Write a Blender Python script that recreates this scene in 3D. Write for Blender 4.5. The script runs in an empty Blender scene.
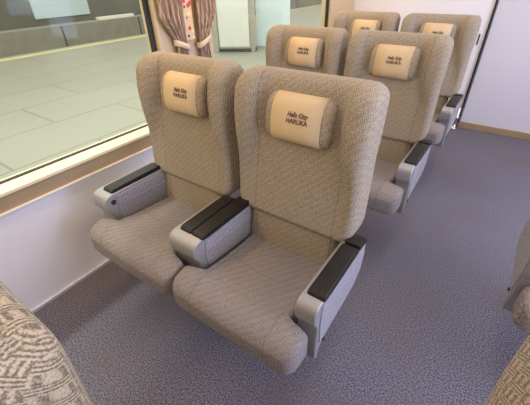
import bpy, bmesh, math, random
from mathutils import Matrix, Vector
random.seed(3)
scene = bpy.context.scene
col = scene.collection
PI = math.pi

# ------------------------------------------------------------------ camera, world, lights, exposure
cam_d = bpy.data.cameras.new('camera')
cam = bpy.data.objects.new('camera', cam_d)
col.objects.link(cam)
Rv = (0.8174809, 0.5755427, -0.0218059)
Uv = (-0.3143348, 0.4775549, 0.8204480)
Bv = (0.4826164, -0.6638462, 0.5713052)
cam.matrix_world = Matrix(((Rv[0], Uv[0], Bv[0], 1.5653), (Rv[1], Uv[1], Bv[1], -0.7726),
                           (Rv[2], Uv[2], Bv[2], 1.3629), (0, 0, 0, 1)))
cam_d.sensor_fit = 'HORIZONTAL'
cam_d.sensor_width = 36.0
cam_d.lens = 328.92 * 36.0 / 530.0
cam_d.clip_start = 0.02
scene.camera = cam

world = bpy.data.worlds.new('world')
scene.world = world
world.use_nodes = True
wb = world.node_tree.nodes['Background']
wb.inputs[0].default_value = (0.95, 0.97, 0.95, 1)
wb.inputs[1].default_value = 1.1

def area(name, loc, rot, sx, sy, power, color):
    l = bpy.data.lights.new(name, 'AREA')
    l.shape = 'RECTANGLE'; l.size = sx; l.size_y = sy
    l.energy = power; l.color = color
    o = bpy.data.objects.new(name, l); col.objects.link(o)
    o.location = loc; o.rotation_euler = rot
    return o
WARM = (1.0, 0.68, 0.34)
COOL = (0.44, 0.58, 1.0)
area('ceiling_lamp_aisle', (1.50, 0.6, 2.17), (0, 0, 0), 0.25, 4.6, 18, (1.0, 0.91, 0.82))
area('luggage_rack_lamp_left', (0.28, 0.4, 1.68), (0, math.radians(-22), 0), 0.10, 5.0, 21, WARM)
area('luggage_rack_lamp_right', (2.78, 0.4, 1.68), (0, math.radians(22), 0), 0.10, 5.0, 21, WARM)
area('daylight_right_windows', (3.25, 0.6, 1.10), (0, math.radians(82), 0), 0.8, 2.4, 76, COOL)
area('platform_edge_lamps', (-1.15, 2.0, 3.5), (0, 0, 0), 0.22, 14.0, 230, (0.86, 0.92, 1.0))
area('platform_canopy_lamps', (-6.0, 4.0, 4.2), (0, 0, 0), 8.0, 16.0, 190, (0.97, 0.97, 0.90))

scene.view_settings.view_transform = 'Standard'
scene.view_settings.look = 'None'
scene.view_settings.gamma = 1.0
scene.view_settings.use_curve_mapping = False
scene.view_settings.exposure = 0.20

# ------------------------------------------------------------------ materials
def mat(name):
    m = bpy.data.materials.new(name); m.use_nodes = True
    nt = m.node_tree
    return m, nt, nt.nodes['Principled BSDF']

def N(nt, t, **kw):
    n = nt.nodes.new(t)
    for k, v in kw.items():
        setattr(n, k, v)
    return n

def math_n(nt, op, a, b=None, clamp=False):
    n = nt.nodes.new('ShaderNodeMath'); n.operation = op; n.use_clamp = clamp
    for i, v in enumerate((a, b)):
        if v is None: continue
        if isinstance(v, (int, float)): n.inputs[i].default_value = v
        else: nt.links.new(v, n.inputs[i])
    return n.outputs[0]

def mixc(nt, f, a, b, mode='MIX'):
    n = nt.nodes.new('ShaderNodeMix'); n.data_type = 'RGBA'; n.blend_type = mode
    for s, v in ((n.inputs[0], f), (n.inputs[6], a), (n.inputs[7], b)):
        if isinstance(v, (int, float)): s.default_value = v
        elif isinstance(v, tuple): s.default_value = (*v, 1) if len(v) == 3 else v
        else: nt.links.new(v, s)
    return n.outputs[2]

def plain(name, c, rough=0.5, metal=0.0, spec=0.5, var=0.06, scale=8.0, bump=0.0):
    m, nt, b = mat(name)
    tc = N(nt, 'ShaderNodeTexCoord')
    no = N(nt, 'ShaderNodeTexNoise'); no.inputs['Scale'].default_value = scale
    nt.links.new(tc.outputs['Object'], no.inputs['Vector'])
    d = tuple(max(0, x * (1 - var)) for x in c); l = tuple(min(1, x * (1 + var)) for x in c)
    nt.links.new(mixc(nt, no.outputs['Fac'], d, l), b.inputs['Base Color'])
    b.inputs['Roughness'].default_value = rough
    b.inputs['Metallic'].default_value = metal
    b.inputs['Specular IOR Level'].default_value = spec
    if bump:
        n2 = N(nt, 'ShaderNodeTexNoise'); n2.inputs['Scale'].default_value = scale * 30
        nt.links.new(tc.outputs['Object'], n2.inputs['Vector'])
        bp = N(nt, 'ShaderNodeBump'); bp.inputs['Strength'].default_value = bump; bp.inputs['Distance'].default_value = 0.002
        nt.links.new(n2.outputs['Fac'], bp.inputs['Height']); nt.links.new(bp.outputs[0], b.inputs['Normal'])
    return m

def fabric(name, light, dark, seams=(), cross=None, weave=True):
    """block-weave moquette: little blocks of crosswise and lengthwise ribs"""
    m, nt, b = mat(name)
    tc = N(nt, 'ShaderNodeTexCoord')
    sp = N(nt, 'ShaderNodeSeparateXYZ'); nt.links.new(tc.outputs['Object'], sp.inputs[0])
    X, Y, Z = sp.outputs
    u = math_n(nt, 'ADD', X, math_n(nt, 'MULTIPLY', Y, 0.35))
    v = math_n(nt, 'ADD', Y, Z)
    cell = 0.015
    cu = math_n(nt, 'FLOOR', math_n(nt, 'DIVIDE', u, cell)); cv = math_n(nt, 'FLOOR', math_n(nt, 'DIVIDE', v, cell))
    par = math_n(nt, 'FRACT', math_n(nt, 'MULTIPLY', math_n(nt, 'ADD', cu, cv), 0.5))
    par = math_n(nt, 'GREATER_THAN', par, 0.25)
    k = 2 * PI / 0.005
    su = math_n(nt, 'SINE', math_n(nt, 'MULTIPLY', u, k)); sv = math_n(nt, 'SINE', math_n(nt, 'MULTIPLY', v, k))
    mx = N(nt, 'ShaderNodeMix'); mx.data_type = 'FLOAT'
    nt.links.new(par, mx.inputs[0]); nt.links.new(su, mx.inputs[2]); nt.links.new(sv, mx.inputs[3])
    rib = mx.outputs[0]
    vo = N(nt, 'ShaderNodeTexNoise'); vo.inputs['Scale'].default_value = 400; vo.inputs['Detail'].default_value = 2
    nt.links.new(tc.outputs['Object'], vo.inputs['Vector'])
    big = N(nt, 'ShaderNodeTexNoise'); big.inputs['Scale'].default_value = 5; nt.links.new(tc.outputs['Object'], big.inputs['Vector'])
    h = math_n(nt, 'ADD', math_n(nt, 'MULTIPLY', rib, 0.17), vo.outputs['Fac'])
    ramp = N(nt, 'ShaderNodeMapRange'); nt.links.new(h, ramp.inputs[0])
    ramp.inputs[1].default_value = 0.33; ramp.inputs[2].default_value = 0.67
    c = mixc(nt, ramp.outputs[0], dark, light)
    c = mixc(nt, math_n(nt, 'MULTIPLY', big.outputs['Fac'], 0.22), c, tuple(x * 0.7 for x in light))
    hh = h
    lines = None
    for s in seams:
        dd = math_n(nt, 'ABSOLUTE', math_n(nt, 'SUBTRACT', math_n(nt, 'ABSOLUTE', X), s))
        f = math_n(nt, 'SUBTRACT', 1.0, math_n(nt, 'DIVIDE', dd, 0.0035), clamp=True)
        lines = f if lines is None else math_n(nt, 'MAXIMUM', lines, f)
    if cross is not None:
        inside = math_n(nt, 'LESS_THAN', math_n(nt, 'ABSOLUTE', X), seams[0] if seams else 1)
        arc = math_n(nt, 'ADD', cross, math_n(nt, 'MULTIPLY', math_n(nt, 'MULTIPLY', X, X), 0.6))
        dd = math_n(nt, 'ABSOLUTE', math_n(nt, 'SUBTRACT', Y, arc))
        f = math_n(nt, 'MULTIPLY', math_n(nt, 'SUBTRACT', 1.0, math_n(nt, 'DIVIDE', dd, 0.003), clamp=True), inside)
        lines = f if lines is None else math_n(nt, 'MAXIMUM', lines, f)
    if lines is not None:
        hh = math_n(nt, 'SUBTRACT', h, math_n(nt, 'MULTIPLY', lines, 1.6))
        c = mixc(nt, math_n(nt, 'MULTIPLY', lines, 0.25), c, tuple(x * 0.5 for x in dark))
    nt.links.new(c, b.inputs['Base Color'])
    b.inputs['Roughness'].default_value = 0.95
    b.inputs['Specular IOR Level'].default_value = 0.15
    b.inputs['Sheen Weight'].default_value = 0.12
    b.inputs['Sheen Roughness'].default_value = 0.4
    bp = N(nt, 'ShaderNodeBump'); bp.inputs['Strength'].default_value = 0.55; bp.inputs['Distance'].default_value = 0.0025
    nt.links.new(hh, bp.inputs['Height']); nt.links.new(bp.outputs[0], b.inputs['Normal'])
    return m

FL, FD = (0.52, 0.435, 0.32), (0.145, 0.117, 0.085)
M_back = fabric('seat_back_moquette', FL, FD, seams=(0.168,))
M_cush = fabric('seat_cushion_moquette', (0.40, 0.35, 0.33), (0.11, 0.094, 0.094), seams=(0.158,), cross=-0.095)  # same fabric as the backs, with the cool daylight cast put into its colour
M_plainf = fabric('plain_moquette', FL, FD)
M_side = fabric('armrest_side_moquette', (0.40, 0.375, 0.39), (0.22, 0.205, 0.225))
M_cover = plain('tan_cover_cloth', (0.64, 0.485, 0.29), rough=0.8, spec=0.2, var=0.04, scale=20, bump=0.25)
M_ink = plain('brown_print', (0.10, 0.06, 0.05), rough=0.7, var=0.1)
M_silver = plain('silver_grey_plastic', (0.36, 0.35, 0.34), rough=0.36, metal=0.35, var=0.03)
M_leather = plain('black_vinyl', (0.012, 0.010, 0.008), rough=0.42, spec=0.35, var=0.3, scale=12, bump=0.2)
M_black = plain('black_rubber', (0.012, 0.012, 0.013), rough=0.5, var=0.2)
M_dark = plain('dark_grey_steel', (0.07, 0.07, 0.075), rough=0.45, metal=0.6)
M_steel = plain('brushed_steel', (0.55, 0.54, 0.50), rough=0.3, metal=0.9)
M_wall = plain('lavender_white_panel', (0.86, 0.84, 0.87), rough=0.42, var=0.03, scale=3)
M_cream = plain('cream_panel', (0.62, 0.49, 0.315), rough=0.5, var=0.03, scale=3)
M_sill = plain('bright_cream_sill', (0.86, 0.75, 0.52), rough=0.25, var=0.03, scale=3)
M_apron = plain('tan_apron', (0.47, 0.33, 0.185), rough=0.45, var=0.10, scale=6)
M_bead = plain('white_bead', (0.85, 0.80, 0.72), rough=0.25, var=0.02)
M_base = plain('pale_alloy_baseboard', (0.70, 0.72, 0.74), rough=0.25, metal=0.4, var=0.05)
M_bwood = plain('brown_kickboard', (0.36, 0.25, 0.14), rough=0.4, var=0.15, scale=10)
M_door = plain('lilac_door_panel', (0.68, 0.655, 0.70), rough=0.4, var=0.03, scale=2)
M_ceil = plain('ceiling_white', (0.78, 0.74, 0.68), rough=0.6, var=0.02)
M_tie = plain('cream_tieback_cloth', (0.66, 0.53, 0.36), rough=0.8, var=0.05, scale=30)

def carpet():
    m, nt, b = mat('violet_grey_carpet')
    tc = N(nt, 'ShaderNodeTexCoord')
    n1 = N(nt, 'ShaderNodeTexNoise'); n1.inputs['Scale'].default_value = 180; n1.inputs['Detail'].default_value = 3
    n2 = N(nt, 'ShaderNodeTexNoise'); n2.inputs['Scale'].default_value = 2.2; n2.inputs['Detail'].default_value = 3
    for n in (n1, n2): nt.links.new(tc.outputs['Object'], n.inputs['Vector'])
    r = N(nt, 'ShaderNodeMapRange'); nt.links.new(n1.outputs['Fac'], r.inputs[0]); r.inputs[1].default_value = .32; r.inputs[2].default_value = .68
    c = mixc(nt, r.outputs[0], (0.02, 0.019, 0.028), (0.285, 0.27, 0.325))
    r2 = N(nt, 'ShaderNodeMapRange'); nt.links.new(n2.outputs['Fac'], r2.inputs[0]); r2.inputs[1].default_value = .5; r2.inputs[2].default_value = .75; r2.inputs[4].default_value = .6
    c = mixc(nt, r2.outputs[0], c, (0.15, 0.12, 0.115))
    nt.links.new(c, b.inputs['Base Color']); b.inputs['Roughness'].default_value = 1.0
    b.inputs['Specular IOR Level'].default_value = 0.1
    bp = N(nt, 'ShaderNodeBump'); bp.inputs['Strength'].default_value = 0.3; bp.inputs['Distance'].default_value = 0.003
    nt.links.new(n1.outputs['Fac'], bp.inputs['Height']); nt.links.new(bp.outputs[0], b.inputs['Normal'])
    return m
M_carpet = carpet()

def platform_mat():
    m, nt, b = mat('grey_green_platform_tiles')
    tc = N(nt, 'ShaderNodeTexCoord')
    br = N(nt, 'ShaderNodeTexBrick'); br.offset = 0.5
    mp = N(nt, 'ShaderNodeMapping'); mp.inputs['Rotation'].default_value = (0, 0, math.radians(90))
    nt.links.new(tc.outputs['Object'], mp.inputs[0]); nt.links.new(mp.outputs[0], br.inputs['Vector'])
    br.inputs['Color1'].default_value = (0.285, 0.28, 0.23, 1); br.inputs['Color2'].default_value = (0.31, 0.305, 0.25, 1)
    br.inputs['Mortar'].default_value = (0.15, 0.15, 0.115, 1)
    br.inputs['Scale'].default_value = 1.0; br.inputs['Mortar Size'].default_value = 0.012
    br.inputs['Brick Width'].default_value = 1.6; br.inputs['Row Height'].default_value = 0.85
    no = N(nt, 'ShaderNodeTexNoise'); no.inputs['Scale'].default_value = 0.9; nt.links.new(tc.outputs['Object'], no.inputs['Vector'])
    nt.links.new(mixc(nt, math_n(nt, 'MULTIPLY', no.outputs['Fac'], .5), br.outputs['Color'], (0.37, 0.365, 0.315)), b.inputs['Base Color'])
    b.inputs['Roughness'].default_value = 0.32
    return m
M_plat = platform_mat()
M_yellow = plain('yellow_line_paint', (0.58, 0.52, 0.23), rough=0.6)
M_conc = plain('dark_concrete', (0.30, 0.285, 0.24), rough=0.8, var=0.25, scale=3)
M_ballast = plain('brown_ballast', (0.12, 0.10, 0.08), rough=0.95, var=0.5, scale=9)
M_panelgrey = plain('pale_grey_cabinet_panel', (0.78, 0.80, 0.76), rough=0.45, var=0.03)
M_bluewhite = plain('pale_blue_panel', (0.66, 0.78, 0.84), rough=0.35, var=0.03)

def glass_mat():
    m, nt, b = mat('window_glass')
    out = nt.nodes['Material Output']
    tr = N(nt, 'ShaderNodeBsdfTransparent'); tr.inputs[0].default_value = (0.95, 0.95, 0.87, 1)
    gl = N(nt, 'ShaderNodeBsdfGlossy'); gl.inputs['Roughness'].default_value = 0.03
    fr = N(nt, 'ShaderNodeFresnel'); fr.inputs[0].default_value = 1.45
    mx = N(nt, 'ShaderNodeMixShader')
    nt.links.new(math_n(nt, 'MULTIPLY', fr.outputs[0], 0.15), mx.inputs[0]); nt.links.new(tr.outputs[0], mx.inputs[1]); nt.links.new(gl.outputs[0], mx.inputs[2])
    nt.links.new(mx.outputs[0], out.inputs[0])
    return m
M_glass = glass_mat()

def curtain_mat():
    m, nt, b = mat('brown_streaked_curtain_cloth')
    tc = N(nt, 'ShaderNodeTexCoord'); mp = N(nt, 'ShaderNodeMapping'); mp.inputs['Scale'].default_value = (60, 60, 9)
    no = N(nt, 'ShaderNodeTexNoise'); no.inputs['Scale'].default_value = 2.0; no.inputs['Detail'].default_value = 4
    nt.links.new(tc.outputs['Object'], mp.inputs[0]); nt.links.new(mp.outputs[0], no.inputs['Vector'])
    r = N(nt, 'ShaderNodeMapRange'); nt.links.new(no.outputs['Fac'], r.inputs[0]); r.inputs[1].default_value = .35; r.inputs[2].default_value = .65
    nt.links.new(mixc(nt, r.outputs[0], (0.22, 0.14, 0.095), (0.56, 0.42, 0.30)), b.inputs['Base Color'])
    b.inputs['Roughness'].default_value = 0.9
    return m
M_curtain = curtain_mat()

def deco_mat():
    m, nt, b = mat('printed_strip_with_coloured_dots')
    tc = N(nt, 'ShaderNodeTexCoord')
    vo = N(nt, 'ShaderNodeTexVoronoi'); vo.inputs['Scale'].default_value = 42
    nt.links.new(tc.outputs['Object'], vo.inputs['Vector'])
    sp = N(nt, 'ShaderNodeSeparateColor'); nt.links.new(vo.outputs['Color'], sp.inputs[0])
    rp = N(nt, 'ShaderNodeValToRGB'); rp.color_ramp.interpolation = 'CONSTANT'
    el = rp.color_ramp.elements
    el[0].position = 0; el[0].color = (0.80, 0.30, 0.26, 1); el[1].position = .25; el[1].color = (0.03, 0.025, 0.04, 1)
    for p, c in ((.42, (0.80, 0.55, 0.10, 1)), (.58, (0.85, 0.40, 0.42, 1)), (.75, (0.62, 0.05, 0.06, 1)), (.88, (0.80, 0.66, 0.50, 1))):
        e = el.new(p); e.color = c
    nt.links.new(sp.outputs[0], rp.inputs[0])
    f = math_n(nt, 'LESS_THAN', vo.outputs['Distance'], 0.48)
    nt.links.new(mixc(nt, f, (0.64, 0.49, 0.31), rp.outputs[0]), b.inputs['Base Color'])
    b.inputs['Roughness'].default_value = 0.7
    return m
M_deco = deco_mat()

# ------------------------------------------------------------------ mesh helpers
def link(name, bm, m, parent=None, smooth=True, bevel=0.0, segs=3, sub=0):
    bmesh.ops.recalc_face_normals(bm, faces=bm.faces[:])
    me = bpy.data.meshes.new(name); bm.to_mesh(me); bm.free()
    o = bpy.data.objects.new(name, me); col.objects.link(o)
    for mm in (m if isinstance(m, (list, tuple)) else [m]): me.materials.append(mm)
    for p in me.polygons: p.use_smooth = smooth
    if bevel:
        b = o.modifiers.new('bevel', 'BEVEL'); b.width = bevel; b.segments = segs; b.harden_normals = True
        b.limit_method = 'ANGLE'; b.angle_limit = math.radians(35)
    if sub:
        s = o.modifiers.new('subdivision', 'SUBSURF'); s.levels = sub; s.render_levels = sub
    if parent: o.parent = parent
    return o

def box(bm, x0, x1, y0, y1, z0, z1, mi=0):
    v = [bm.verts.new((x, y, z)) for x in (x0, x1) for y in (y0, y1) for z in (z0, z1)]
    for f in ((0, 1, 3, 2), (4, 6, 7, 5), (0, 4, 5, 1), (2, 3, 7, 6), (0, 2, 6, 4), (1, 5, 7, 3)):
        bm.faces.new([v[i] for i in f]).material_index = mi

def prism_x(bm, poly, x0, x1, mi=0):
    """polygon of (y, z) pushed through x"""
    a = [bm.verts.new((x0, y, z)) for y, z in poly]; b = [bm.verts.new((x1, y, z)) for y, z in poly]
    n = len(poly)
    bm.faces.new(a).material_index = mi; bm.faces.new(b[::-1]).material_index = mi
    for i in range(n):
        bm.faces.new((a[i], b[i], b[(i + 1) % n], a[(i + 1) % n])).material_index = mi

def prism_y(bm, poly, y0, y1, mi=0):
    a = [bm.verts.new((x, y0, z)) for x, z in poly]; b = [bm.verts.new((x, y1, z)) for x, z in poly]
    n = len(poly)
    bm.faces.new(a).material_index = mi; bm.faces.new(b[::-1]).material_index = mi
    for i in range(n):
        bm.faces.new((a[i], b[i], b[(i + 1) % n], a[(i + 1) % n])).material_index = mi

def loft(bm, rings, mi=0, caps=True, strip=False):
    R = [[bm.verts.new(p) for p in r] for r in rings]
    n = len(R[0])
    for a, b in zip(R, R[1:]):
        for i in range(n):
            bm.faces.new((a[i], a[(i + 1) % n], b[(i + 1) % n], b[i])).material_index = mi
    if strip:
        h = n // 2
        for r in (R[0], R[-1]):
            for i in range(h - 1):
                bm.faces.new((r[i], r[i + 1], r[n - 2 - i], r[n - 1 - i])).material_index = mi
    elif caps:
        for r in (R[0], R[-1]):
            c = Vector((0, 0, 0))
            for v in r: c += v.co
            c = bm.verts.new(c / n)
            for i in range(n):
                bm.faces.new((r[i], r[(i + 1) % n], c)).material_index = mi

def cyl(bm, c, axis, r, h, n=20, mi=0):
    ax = {'x': Vector((1, 0, 0)), 'y': Vector((0, 1, 0)), 'z': Vector((0, 0, 1))}[axis]
    p = Vector((0, 1, 0)) if axis == 'x' else Vector((1, 0, 0)); q = ax.cross(p)
    c = Vector(c)
    rings = [[c + ax * t + p * (r * s * math.cos(2 * PI * i / n)) + q * (r * s * math.sin(2 * PI * i / n)) for i in range(n)]
             for t, s in ((0, 1), (h * .85, 1), (h, .86))]
    loft(bm, rings, mi)

def smooth(a, b, x):
    t = max(0, min(1, (x - a) / (b - a))); return t * t * (3 - 2 * t)

def lerp_tab(tab, x):
    for (a, fa), (b, fb) in zip(tab, tab[1:]):
        if x <= b: return fa + (fb - fa) * max(0, (x - a) / (b - a))
    return tab[-1][1]

def tag(o, label, cat, group=None, kind=None):
    if label: o['label'] = label
    if cat: o['category'] = cat
    if group: o['group'] = group
    if kind: o['kind'] = kind
    return o

def struct(name, bm, m, parent=None, **kw):
    o = link(name, bm, m, parent, **kw)
    if not parent: o['kind'] = 'structure'
    return o

# ------------------------------------------------------------------ the car body
bm = bmesh.new(); box(bm, -0.02, 3.05, -2.2, 3.10, -0.06, 0.0)
struct('floor', bm, M_carpet, smooth=False)

Y0, YA, YB, YC, YE = -2.2, 0.432, 0.885, 2.49, 3.06     # window bays along the left wall
bm = bmesh.new()
box(bm, -0.10, 0.0, Y0, YE + .04, -0.06, 0.548)            # panel under the windows
box(bm, -0.10, -0.005, Y0, YE + .04, 0.548, 0.63)
box(bm, -0.10, 0.0, Y0, YE + .04, 1.55, 2.25)              # above the windows
struct('wall_left', bm, M_wall, smooth=False, bevel=0.002)
bm = bmesh.new(); box(bm, -0.10, 0.012, YA + .03, YB - .02, 0.63, 1.56)
struct('trim_1', bm, M_cream, smooth=False, bevel=0.01)    # pillar between the windows
bm = bmesh.new(); box(bm, -0.10, 0.012, YC + .03, YE, 0.63, 1.56)
struct('trim_2', bm, M_cream, smooth=False, bevel=0.01)
bm = bmesh.new(); box(bm, -0.004, 0.006, Y0, YE, 0.556, 0.632)
struct('trim_3', bm, M_apron, smooth=False)                # tan apron below the sill
bm = bmesh.new(); box(bm, -0.004, 0.014, Y0, YE, 0.545, 0.558)
struct('trim_4', bm, M_bead, smooth=True, bevel=0.004)
bm = bmesh.new(); box(bm, -0.002, 0.012, Y0, YE, 0.0, 0.022)
struct('baseboard_left', bm, M_base, smooth=True, bevel=0.003)

def window(name, ya, yb):
    bm = bmesh.new(); box(bm, -0.036, -0.030, ya, yb, 0.665, 1.55)
    w = struct(name, bm, M_glass, smooth=False)
    g = bmesh.new()                                       # black rubber gasket round the pane
    for a in ((ya, yb, 0.655, 0.668), (ya, yb, 1.535, 1.55), (ya, ya + .022, .655, 1.55), (yb - .022, yb, .655, 1.55)):
        box(g, -0.044, -0.022, *a)
    link('window_gasket', g, M_black, w, smooth=False)
    s = bmesh.new(); prism_y(s, [(0.022, 0.630), (0.022, 0.645), (-0.024, 0.666), (-0.06, 0.668), (-0.06, 0.630)], ya - .02, yb + .02)
    link('window_sill', s, M_sill, w, smooth=False, bevel=0.003)
    return w
window('window_1', Y0, YA + .03)
window('window_2', YB - .02, YC + .03)

bm = bmesh.new(); box(bm, -0.1, 1.285, YE, YE + .06, 0.0, 2.25)
we = struct('wall_end', bm, M_wall, smooth=False)
bm = bmesh.new(); box(bm, 1.233, 1.245, YE - .006, YE + .01, 0.78, 0.87)
link('latch_slot', bm, M_black, we, smooth=False, bevel=.003)
bm = bmesh.new(); box(bm, 1.285, 3.05, YE + .002, YE + .06, 0.0, 2.25)
d1 = struct('door_1', bm, M_door, smooth=False)
bm = bmesh.new(); box(bm, 1.283, 1.297, YE - .022, YE + .01, 0.0, 2.25)
link('door_gasket', bm, M_black, d1, smooth=False)
bm = bmesh.new(); box(bm, 1.297, 1.312, YE - .016, YE + .01, 0.0, 2.25)
link('door_edge', bm, M_steel, d1, smooth=False, bevel=.003)
bm = bmesh.new()
rings = [[(1.270 + r * math.cos(2 * PI * i / 16), 2.985 + r * math.sin(2 * PI * i / 16), z) for i in range(16)] for z, r in ((.0, .034), (.012, .034), (.016, .020), (.10, .020), (.104, .026), (.13, .026), (.134, .020), (.215, .020), (.222, .014))]
loft(bm, rings)
tag(link('floor_post', bm, [M_steel]), 'short steel post on the floor beside the end door edge', 'post')
bm = bmesh.new(); box(bm, 1.312, 3.05, YE - .012, YE + .004, 0.0, 0.062)
struct('baseboard_end', bm, M_bwood, smooth=False, bevel=.003)
bm = bmesh.new(); box(bm, -0.1, 3.15, -2.2, YE + .06, 2.25, 2.31)
struct('ceiling', bm, M_ceil, smooth=False)
bm = bmesh.new()
box(bm, 3.05, 3.12, -2.2, YE, -0.06, 0.7); box(bm, 3.05, 3.12, -2.2, YE, 1.6, 2.31)
for y in (-2.2, 0.6, 2.6): box(bm, 3.05, 3.12, y, y + .4, 0.7, 1.6)
struct('wall_right', bm, M_wall, smooth=False)
bm = bmesh.new(); box(bm, -0.1, 3.12, -2.26, -2.2, -0.06, 2.31)
struct('wall_back', bm, M_apron, smooth=False)

# ------------------------------------------------------------------ station platform outside
bm = bmesh.new(); box(bm, -7.45, -0.45, -6, 26, -1.2, -0.0)
struct('platform_floor', bm, M_plat, smooth=False)
bm = bmesh.new(); prism_y(bm, [(-7.22, 0.0), (-7.03, 0.0), (-7.03, .004), (-7.22, .004)], -6, 26)
tag(link('platform_line', bm, M_yellow, smooth=False), 'yellow warning line painted along the far platform edge', 'line')
bm = bmesh.new(); box(bm, -30, -7.45, -6, 40, -1.3, -1.2)
struct('ground', bm, M_ballast, smooth=False)
bm = bmesh.new(); box(bm, -12.2, -11.6, -6, 40, -1.2, 0.03)
for k in range(12): box(bm, -11.6, -11.58, -4 + k * 3.2, -3.95 + k * 3.2, -1.2, 0.03, 1)
tag(link('concrete_wall', bm, [M_conc, M_ballast], smooth=False), 'low dark concrete wall across the tracks outside', 'wall')

def sheet_wall(name, x0, x1, y0, y1, z0, z1, m, label, cat):
    bm = bmesh.new(); box(bm, x0, x1, y0, y1, z0, z1)
    return tag(link(name, bm, m, smooth=False, bevel=.02), label, cat)
sheet_wall('station_wall', -15.2, -14.9, -6, 40, -1.2, 3.5, plain('dim_station_wall', (0.20, 0.19, 0.16), 0.8, var=.3, scale=.6),
           'dim brown station wall behind the tracks', 'wall')

bm = bmesh.new(); box(bm, -14.92, -14.84, 6.3, 8.7, 0.02, 1.9)
tag(link('station_window', bm, M_bluewhite, smooth=False, bevel=.02), 'pale blue glazed panel in the far station wall', 'window', kind='thing')
bm = bmesh.new(); box(bm, -12.0, -11.8, 7.2, 8.8, 0.03, 0.14)
tag(link('parapet_strip', bm, M_bead, smooth=False, bevel=.02), 'long white strip on top of the concrete wall across the tracks', 'strip')
# grey cabinet on the platform seen through the second window
def platform_cabinet():
    r = bpy.data.objects.new('platform_cabinet', None); col.objects.link(r)
    r.location = (-3.33, 5.09, 0); r.rotation_euler = (0, 0, math.radians(30))
    tag(r, 'pale grey cabinet with steel edge posts standing on the platform outside', 'cabinet')
    b = bmesh.new(); box(b, -0.42, 0.34, 0.03, 0.26, 0.05, 2.2); link('body', b, M_steel, r, smooth=False, bevel=.01)
    b = bmesh.new(); box(b, -0.36, 0.28, 0.0, 0.035, 0.10, 2.1); link('panel', b, M_panelgrey, r, smooth=False, bevel=.006)
    for x in (-0.47, 0.31):
        b = bmesh.new(); box(b, x, x + .09, -.02, .10, 0.0, 2.25); link('post', b, M_steel, r, smooth=False, bevel=.01)
    b = bmesh.new(); box(b, -.47, .40, -.01, .26, 0, .06); link('plinth', b, M_dark, r, smooth=False)
platform_cabinet()
def platform_panel():
    r = bpy.data.objects.new('platform_partition', None); col.objects.link(r)
    r.location = (-2.90, 5.72, 0); r.rotation_euler = (0, 0, math.radians(33))
    tag(r, 'pale blue-white partition panel beside the grey cabinet on the platform', 'partition')
    b = bmesh.new(); box(b, -0.30, 0.42, 0, 0.06, 0.06, 2.2); link('panel', b, M_bluewhite, r, smooth=False, bevel=.01)
    b = bmesh.new(); box(b, -0.30, 0.42, 0, 0.07, 0.0, 0.06); link('foot_rail', b, M_steel, r, smooth=False)
platform_panel()

# ------------------------------------------------------------------ curtains on the pillar
def curtain(name, y_in, y_top, y_tie, label):
    """a gathered curtain: straight inner edge y_in, outer edge pulled from y_top to y_tie by its tieback at z 1.05"""
    r = bpy.data.objects.new(name, None); col.objects.link(r); r.location = (0.045, (y_in + y_top) / 2, 0.72)
    tag(r, label, 'curtain', 'curtains on the pillar between the windows')
    nz, ny = 40, 44
    bm = bmesh.new(); grid = []
    for j in range(nz + 1):
        z = 0.72 + 0.83 * j / nz
        f = smooth(1.04, 1.21, z) if z > 1.05 else 0.30 * smooth(1.05, 0.80, z) if z < 1.05 else 0
        yo = y_tie + (y_top - y_tie) * f
        amp = 0.012 + 0.008 * f
        row = []
        for i in range(ny + 1):
            t = i / ny
            row.append((0.05 + amp * math.sin(t * PI * 9 + 0.3), y_in + (yo - y_in) * t, z))
        grid.append(row)
    V = [[bm.verts.new(Vector(p) - r.location) for p in row] for row in grid]
    for j in range(nz):
        for i in range(ny):
            bm.faces.new((V[j][i], V[j][i + 1], V[j + 1][i + 1], V[j + 1][i]))
    o = link('cloth', bm, M_curtain, r)
    s = o.modifiers.new('thickness', 'SOLIDIFY'); s.thickness = 0.003
    bm = bmesh.new()
    rings = []
    a, b = sorted((y_in, y_tie)); a -= .012; b += .008
    for z, k in ((1.034, .8), (1.038, 1), (1.060, 1), (1.064, .8)):
        tilt = 0.018 if y_tie > y_in else -0.018
        ring = []
        for i in range(28):
            th = 2 * PI * i / 28
            cx, cy = math.cos(th), math.sin(th)
            yy = (a + b) / 2 + (b - a) / 2 * math.copysign(abs(cy) ** .7, cy)
            ring.append(Vector((0.05 + 0.030 * k * math.copysign(abs(cx) ** .7, cx), yy, z + tilt * (yy - (a + b) / 2) / (b - a) * 2)) - r.location)
        rings.append(ring)
    loft(bm, rings, caps=False)
    t = link('tieback', bm, M_tie, r); t['label'] = 'cream tieback band'
curtain('curtain', 0.612, 0.46, 0.545, 'brown streaked curtain left of the printed strip, tied with a cream band')
curtain('curtain', 0.712, 0.865, 0.785, 'brown streaked curtain right of the printed strip, tied with a cream band')
bm = bmesh.new(); box(bm, 0.012, 0.042, 0.622, 0.690, 1.065, 1.5)
tag(link('printed_strip', bm, M_deco, smooth=False, bevel=.002), 'cream strip printed with small coloured motifs between the two curtains', 'strip')

# ------------------------------------------------------------------ seats
LEAN = 0.15
def yfront(z): return 0.088 + (z - 0.6) * LEAN

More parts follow.
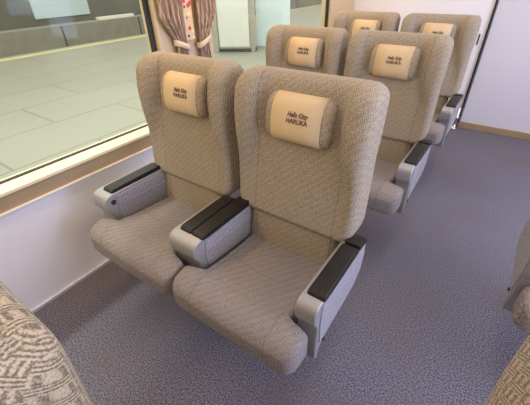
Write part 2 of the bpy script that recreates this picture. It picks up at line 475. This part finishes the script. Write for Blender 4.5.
BX = -0.012
def back_ring(z, w, dy_f, dy_b, wing, n=34, depth=0.115, rc=0.035):
    pts = []
    yf0, yb0 = yfront(z) + dy_f, (yfront(z) + depth if depth < .11 else .232 + .05 * (z - .6)) - dy_b
    for i in range(n):
        t = -PI / 2 + PI * i / (n - 1)
        x = w * math.sin(t)
        edge = max(0.0, abs(x) - (w - rc)) / rc
        rec = rc * (1 - math.sqrt(max(0, 1 - edge * edge)))
        x_in = .190 - .052 * smooth(.68, .98, z)
        y = yf0 - wing * smooth(x_in, x_in + .05, abs(x)) + rec
        y = min(y, (yf0 + yb0) / 2 + .01)
        pts.append((x + BX, y, z))
    for i in range(n):
        t = PI / 2 - PI * i / (n - 1)
        x = w * math.sin(t)
        edge = max(0.0, abs(x) - (w - rc)) / rc
        rec = rc * (1 - math.sqrt(max(0, 1 - edge * edge)))
        pts.append((x + BX, max(yb0 - rec, (yf0 + yb0) / 2 + .012), z))
    return pts

def make_backrest(parent, bx):
    global BX
    BX = bx
    WT = [(0.570, .230), (0.59, .244), (0.62, .250), (0.75, .250), (0.86, .248), (0.95, .252), (1.05, .252)]
    WG = [(0.56, .004), (0.66, .010), (0.78, .022), (0.88, .046), (0.98, .058), (1.10, .052)]
    bm = bmesh.new()
    rings = [back_ring(.576, .185, .03, .03, 0), back_ring(.571, .205, .008, .012, 0)]
    zs = [.573 + .0121 * k for k in range(40)]
    for z in zs:
        rings.append(back_ring(z, lerp_tab(WT, z), .004 if z < .58 else 0, 0, lerp_tab(WG, z)))
    R = 0.045; zt = 1.053; w0 = .252
    for k in range(1, 8):
        a = PI / 2 * k / 7.6
        rings.append(back_ring(zt + R * math.sin(a), w0 - R * (1 - math.cos(a)), R * .8 * (1 - math.cos(a)), R * .8 * (1 - math.cos(a)), .048 * (1 - .4 * k / 7)))
    loft(bm, rings, strip=True)
    return link('backrest', bm, M_back, parent)

def make_lower_back(parent):
    bm = bmesh.new()
    rings = []
    for k in range(12):
        z = .39 + .215 * k / 11
        rings.append(back_ring(z, .198, .013, 0.01, 0, depth=.10))
    loft(bm, rings, strip=True)
    return link('lower_backrest', bm, M_back, parent)

def make_cushion(parent):
    WT = [(-.33, .2585), (-.28, .262), (-.234, .2635), (-.213, .184), (.1, .184)]
    bm = bmesh.new(); rings = []
    n = 44
    def ring(y, s, zt, zb, w):
        out = []
        zc, hz = (zt + zb) / 2, (zt - zb) / 2 * s
        for i in range(n):
            th = 2 * PI * i / n
            c, q = math.cos(th), math.sin(th)
            x = (w - .04 * (1 - s)) * math.copysign(abs(c) ** .2, c)
            z = zc + hz * math.copysign(abs(q) ** .26, q)
            if q > 0:
                ed = abs(x) / .19
                z += s * (.010 * smooth(.70, .92, ed) * (1 if ed < 1.05 else 1) - .006 * (1 - min(1, ed) ** 2) ** 2)
            out.append((x, y, z))
        return out
    def zt(y): return lerp_tab(ZT, y)
    ZT = [(-.335, .436), (-.315, .452), (-.285, .466), (-.25, .473), (-.20, .471), (-.13, .458), (0, .444), (.11, .436)]
    def zb(y): return .350
    R = .045
    for k in range(8):
        a = PI / 2 * k / 7
        y = -.333 + R * (1 - math.cos(a)); s = .66 + .34 * math.sin(a)
        rings.append(ring(y, s, zt(y), zb(y) , lerp_tab(WT, y) - .020 * (1 - math.sin(a))))
    y = -.28
    while y < .10:
        rings.append(ring(y, 1, zt(y), zb(y), lerp_tab(WT, y))); y += .007
    rings.append(ring(.102, .8, zt(.1), zb(.1), .18))
    loft(bm, rings)
    return link('seat_cushion', bm, M_cush, parent)

PX0, PZ = -0.005, 0.968
PA, PB, PP = 0.046, 0.076, 2.5            # pillow half thickness, half height, roundness
PYC = yfront(PZ) + 0.004
def pil_pt(x, n, s):                       # n towards the sitter, s up along the back
    return (x + PX0, PYC - n + s * LEAN, PZ + s)
def pil_ring(x, k, g=0.0, m=40):
    out = []
    for i in range(m):
        th = 2 * PI * i / m
        c, q = math.cos(th), math.sin(th)
        out.append(pil_pt(x, (PA * k + g) * math.copysign(abs(c) ** (2 / PP), c), (PB * k + g) * math.copysign(abs(q) ** (2 / PP), q)))
    return out

def text_bm(bm, body, size, sx, s0, width, shear=0.0, mi=1):
    cu = bpy.data.curves.new('lettering', 'FONT'); cu.body = body; cu.size = size; cu.align_x = 'CENTER'; cu.shear = shear
    cu.offset = 0.0006
    o = bpy.data.objects.new('lettering', cu); col.objects.link(o)
    dg = bpy.context.evaluated_depsgraph_get(); dg.update()
    me = bpy.data.meshes.new_from_object(o.evaluated_get(dg))
    xs = [v.co.x for v in me.vertices]; k = width / (max(xs) - min(xs))
    vs = []
    for v in me.vertices:
        s = s0 + v.co.y; n = (PA + .003) * (1 - min(.99, abs(s) / (PB + .003)) ** PP) ** (1 / PP)
        vs.append(bm.verts.new(pil_pt(sx + v.co.x * k, n + .0012, s)))
    for p in me.polygons:
        try: bm.faces.new([vs[i] for i in p.vertices]).material_index = mi
        except ValueError: pass
    bpy.data.objects.remove(o); bpy.data.curves.remove(cu); bpy.data.meshes.remove(me)

def make_pillow(parent):
    bm = bmesh.new(); L, R = .121, .022
    rings = []
    for k in range(6):
        a = PI / 2 * k / 5; rings.append(pil_ring(-L + R * (1 - math.cos(a)), .62 + .38 * math.sin(a)))
    rings += [pil_ring(x, 1) for x in (-.06, 0, .06)]
    for k in range(5, -1, -1):
        a = PI / 2 * k / 5; rings.append(pil_ring(L - R * (1 - math.cos(a)), .62 + .38 * math.sin(a)))
    loft(bm, rings)
    p = link('headrest_pillow', bm, M_plainf, parent)
    bm = bmesh.new()
    W = .091
    loft(bm, [pil_ring(x, 1, g) for x, g in ((-W, .0005), (-W, .003), (-.03, .003), (.03, .003), (W, .003), (W, .0005))])
    bmesh.ops.recalc_face_normals(bm, faces=bm.faces[:])
    text_bm(bm, 'Hello Kitty', .022, .008, .019, .076, shear=.35)
    text_bm(bm, 'HARUKA', .021, .008, -.001, .078)
    c = link('headrest_cover', bm, [M_cover, M_ink], p)
    c['label'] = 'tan cloth cover with two lines of brown lettering'
    return p

def pad(parent, x0, x1, y0, y1, z=.602, label=None):
    bm = bmesh.new()
    prism_x(bm, [(y0, z - .020), (y0 - .002, z - .010), (y0 + .008, z - .001), (y0 + .03, z), (y1 - .03, z + .001), (y1 - .006, z - .006), (y1, z - .018), (y1 - .005, z - .026), (y0 + .03, z - .024)], x0, x1)
    return link('armrest_pad', bm, M_leather, parent, bevel=.007, segs=4)

CAP = [(-.185, .588), (-.210, .583), (-.224, .572), (-.231, .555), (-.230, .522), (-.222, .505), (-.212, .492), (-.208, .470)]
def make_armrest(parent, kind):
    """kind: window, middle, aisle"""
    if kind == 'window':
        x0, x1 = -.3125, -.2125
        poly = CAP + [(-.206, .425), (-.15, .40), (.14, .40), (.15, .50), (.14, .585)]
    elif kind == 'middle':
        x0, x1 = -.3425, -.2075
        poly = CAP + [(-.203, .432), (-.19, .418), (-.15, .40), (.066, .40), (.070, .50), (.072, .585)]
    else:
        x0, x1 = .2075, .277
        poly = CAP + [(-.208, .40), (-.204, .315), (-.196, .298), (-.186, .302), (-.172, .345), (-.150, .372), (-.1, .380), (.03, .388), (.10, .404), (.145, .445), (.158, .52), (.145, .585)]
    bm = bmesh.new(); prism_x(bm, poly, x0, x1)
    if kind == 'middle': prism_x(bm, [(.05, .402), (.135, .402), (.145, .50), (.135, .583), (.05, .583)], -.272, x1)
    a = link('armrest', bm, M_silver, parent, bevel=.009, segs=3)
    if kind == 'middle':
        pad(a, -.316, -.260, -.186, .080); pad(a, -.256, -.200, -.186, .110)
    elif kind == 'window':
        pad(a, -.278, -.216, -.186, .11)
    else:
        pad(a, .222, .281, -.186, .075)
        bm = bmesh.new(); prism_x(bm, [(.0765, .578), (.0765, .602), (.115, .602), (.140, .594), (.150, .578), (.140, .570), (.09, .574)], .224, .281)
        e = link('armrest_pad_end', bm, M_leather, a, bevel=.008, segs=4)
    sides = {'window': [(x1, 1)], 'middle': [(x1, 1), (x0, -1)], 'aisle': [(x1, 1)]}[kind]
    for xs, sg in sides:
        pts = [(-.172, .570), (-.178, .50), (-.172, .44), (.13, .41), (.135, .572)]
        if kind == 'middle':
            ye = .062 if sg < 0 else .132
            pts = [(-.172, .570), (-.178, .50), (-.172, .44), (ye, .412), (ye + .004, .572)]
        if kind == 'aisle':
            pts = [(-.190, .570), (-.196, .50), (-.188, .385), (-.15, .384), (-.1, .392), (.03, .400), (.09, .414), (.133, .452), (.145, .52), (.135, .572)]
        bm = bmesh.new(); prism_x(bm, pts, xs - .006 * sg, xs + .004 * sg)
        link('armrest_side_panel', bm, M_side, a, bevel=.003, segs=2)
        if kind != 'aisle':
            ye = .060 if kind == 'middle' and sg < 0 else .125
            bm = bmesh.new(); prism_x(bm, [(-.168, .532), (-.168, .522), (ye, .503), (ye, .513)], xs + .001 * sg, xs + .007 * sg)
            link('armrest_rib', bm, M_side, a, bevel=.003, segs=2)
    if kind == 'window':
        bm = bmesh.new(); cyl(bm, (x1, -.192, .548), 'x', .011, .006); link('recline_button', bm, M_black, a)
    if kind == 'aisle':
        bm = bmesh.new(); cyl(bm, (x1 - .004, -.150, .362), 'x', .007, .008); link('foot_bumper', bm, M_black, a)
    return a

def make_base(parent, legx):
    b = bmesh.new(); box(b, -.22, .22, -.16, .12, .325, .372)
    f = link('seat_frame', b, M_dark, parent, smooth=False, bevel=.008)
    b = bmesh.new()
    rings = [[(legx + sx * hx, .02 + sy * hy, z) for sx, sy in ((-1, -1), (1, -1), (1, 1), (-1, 1))] for z, hx, hy in ((0, .09, .12), (.02, .09, .12), (.05, .06, .08), (.30, .055, .07), (.34, .10, .11))]
    loft(b, rings); link('pedestal', b, M_dark, parent, smooth=False, bevel=.006)

def make_seat(kind, label, mirror=False):
    r = bpy.data.objects.new('train_seat', None); col.objects.link(r)
    tag(r, label, 'seat', 'reclining seats of the left-hand rows')
    make_cushion(r); make_backrest(r, -.022 if kind == 'window' else -.009); make_lower_back(r); make_pillow(r)
    if kind == 'window': make_armrest(r, 'window'); make_base(r, .15)
    else: make_armrest(r, 'middle'); make_armrest(r, 'aisle'); make_base(r, -.15)
    if mirror:                                     # a seat of the other side of the aisle has its arms the other way round
        for a in r.children:
            if a.name.startswith(('armrest', 'pedestal')):
                for o in (a, *a.children):
                    o.data.transform(Matrix.Scale(-1, 4, (1, 0, 0))); o.data.flip_normals()
    return r

def dup(root, loc, rotz, label):
    r = root.copy(); col.objects.link(r); r.location = loc; r.rotation_euler = (0, 0, rotz); r['label'] = label
    for ch in list(root.children):
        c = ch.copy(); col.objects.link(c); c.parent = r
        for g in list(ch.children):
            d = g.copy(); col.objects.link(d); d.parent = c
    return r

XW, XA, P = .5275, 1.06, .9704
ws = make_seat('window', 'taupe window seat in the nearest complete row, directly beside the bare sill')
ws.location = (XW, 0, 0)
aseat = make_seat('aisle', 'large taupe aisle seat in the foreground, nearest complete seat, with double-padded middle armrest')
aseat.location = (XA, 0, 0)
dup(ws, (XW, P, 0), 0, 'taupe window seat in the second row, directly behind the front window seat')
dup(aseat, (XA, P, 0), 0, 'taupe aisle seat in the second row, directly behind the large foreground seat')
dup(ws, (XW, 2 * P, 0), 0, 'taupe window seat in the last row by the end wall, mostly hidden')
dup(aseat, (XA, 2 * P, 0), 0, 'taupe aisle seat in the last row, beside the lilac end door')
dup(aseat, (XA, -.992, 0), 0, 'cropped seat back corner at the bottom left, seen from behind')
ms = make_seat('aisle', 'cropped seat back corner at the bottom right, across the aisle', mirror=True)
ms['group'] = 'reclining seats across the aisle'
ms.location = (1.938, -0.648, 0)
o = dup(ms, (2.10, 0.58, 0), 0, 'seat at the right edge, only a black armrest tip showing')
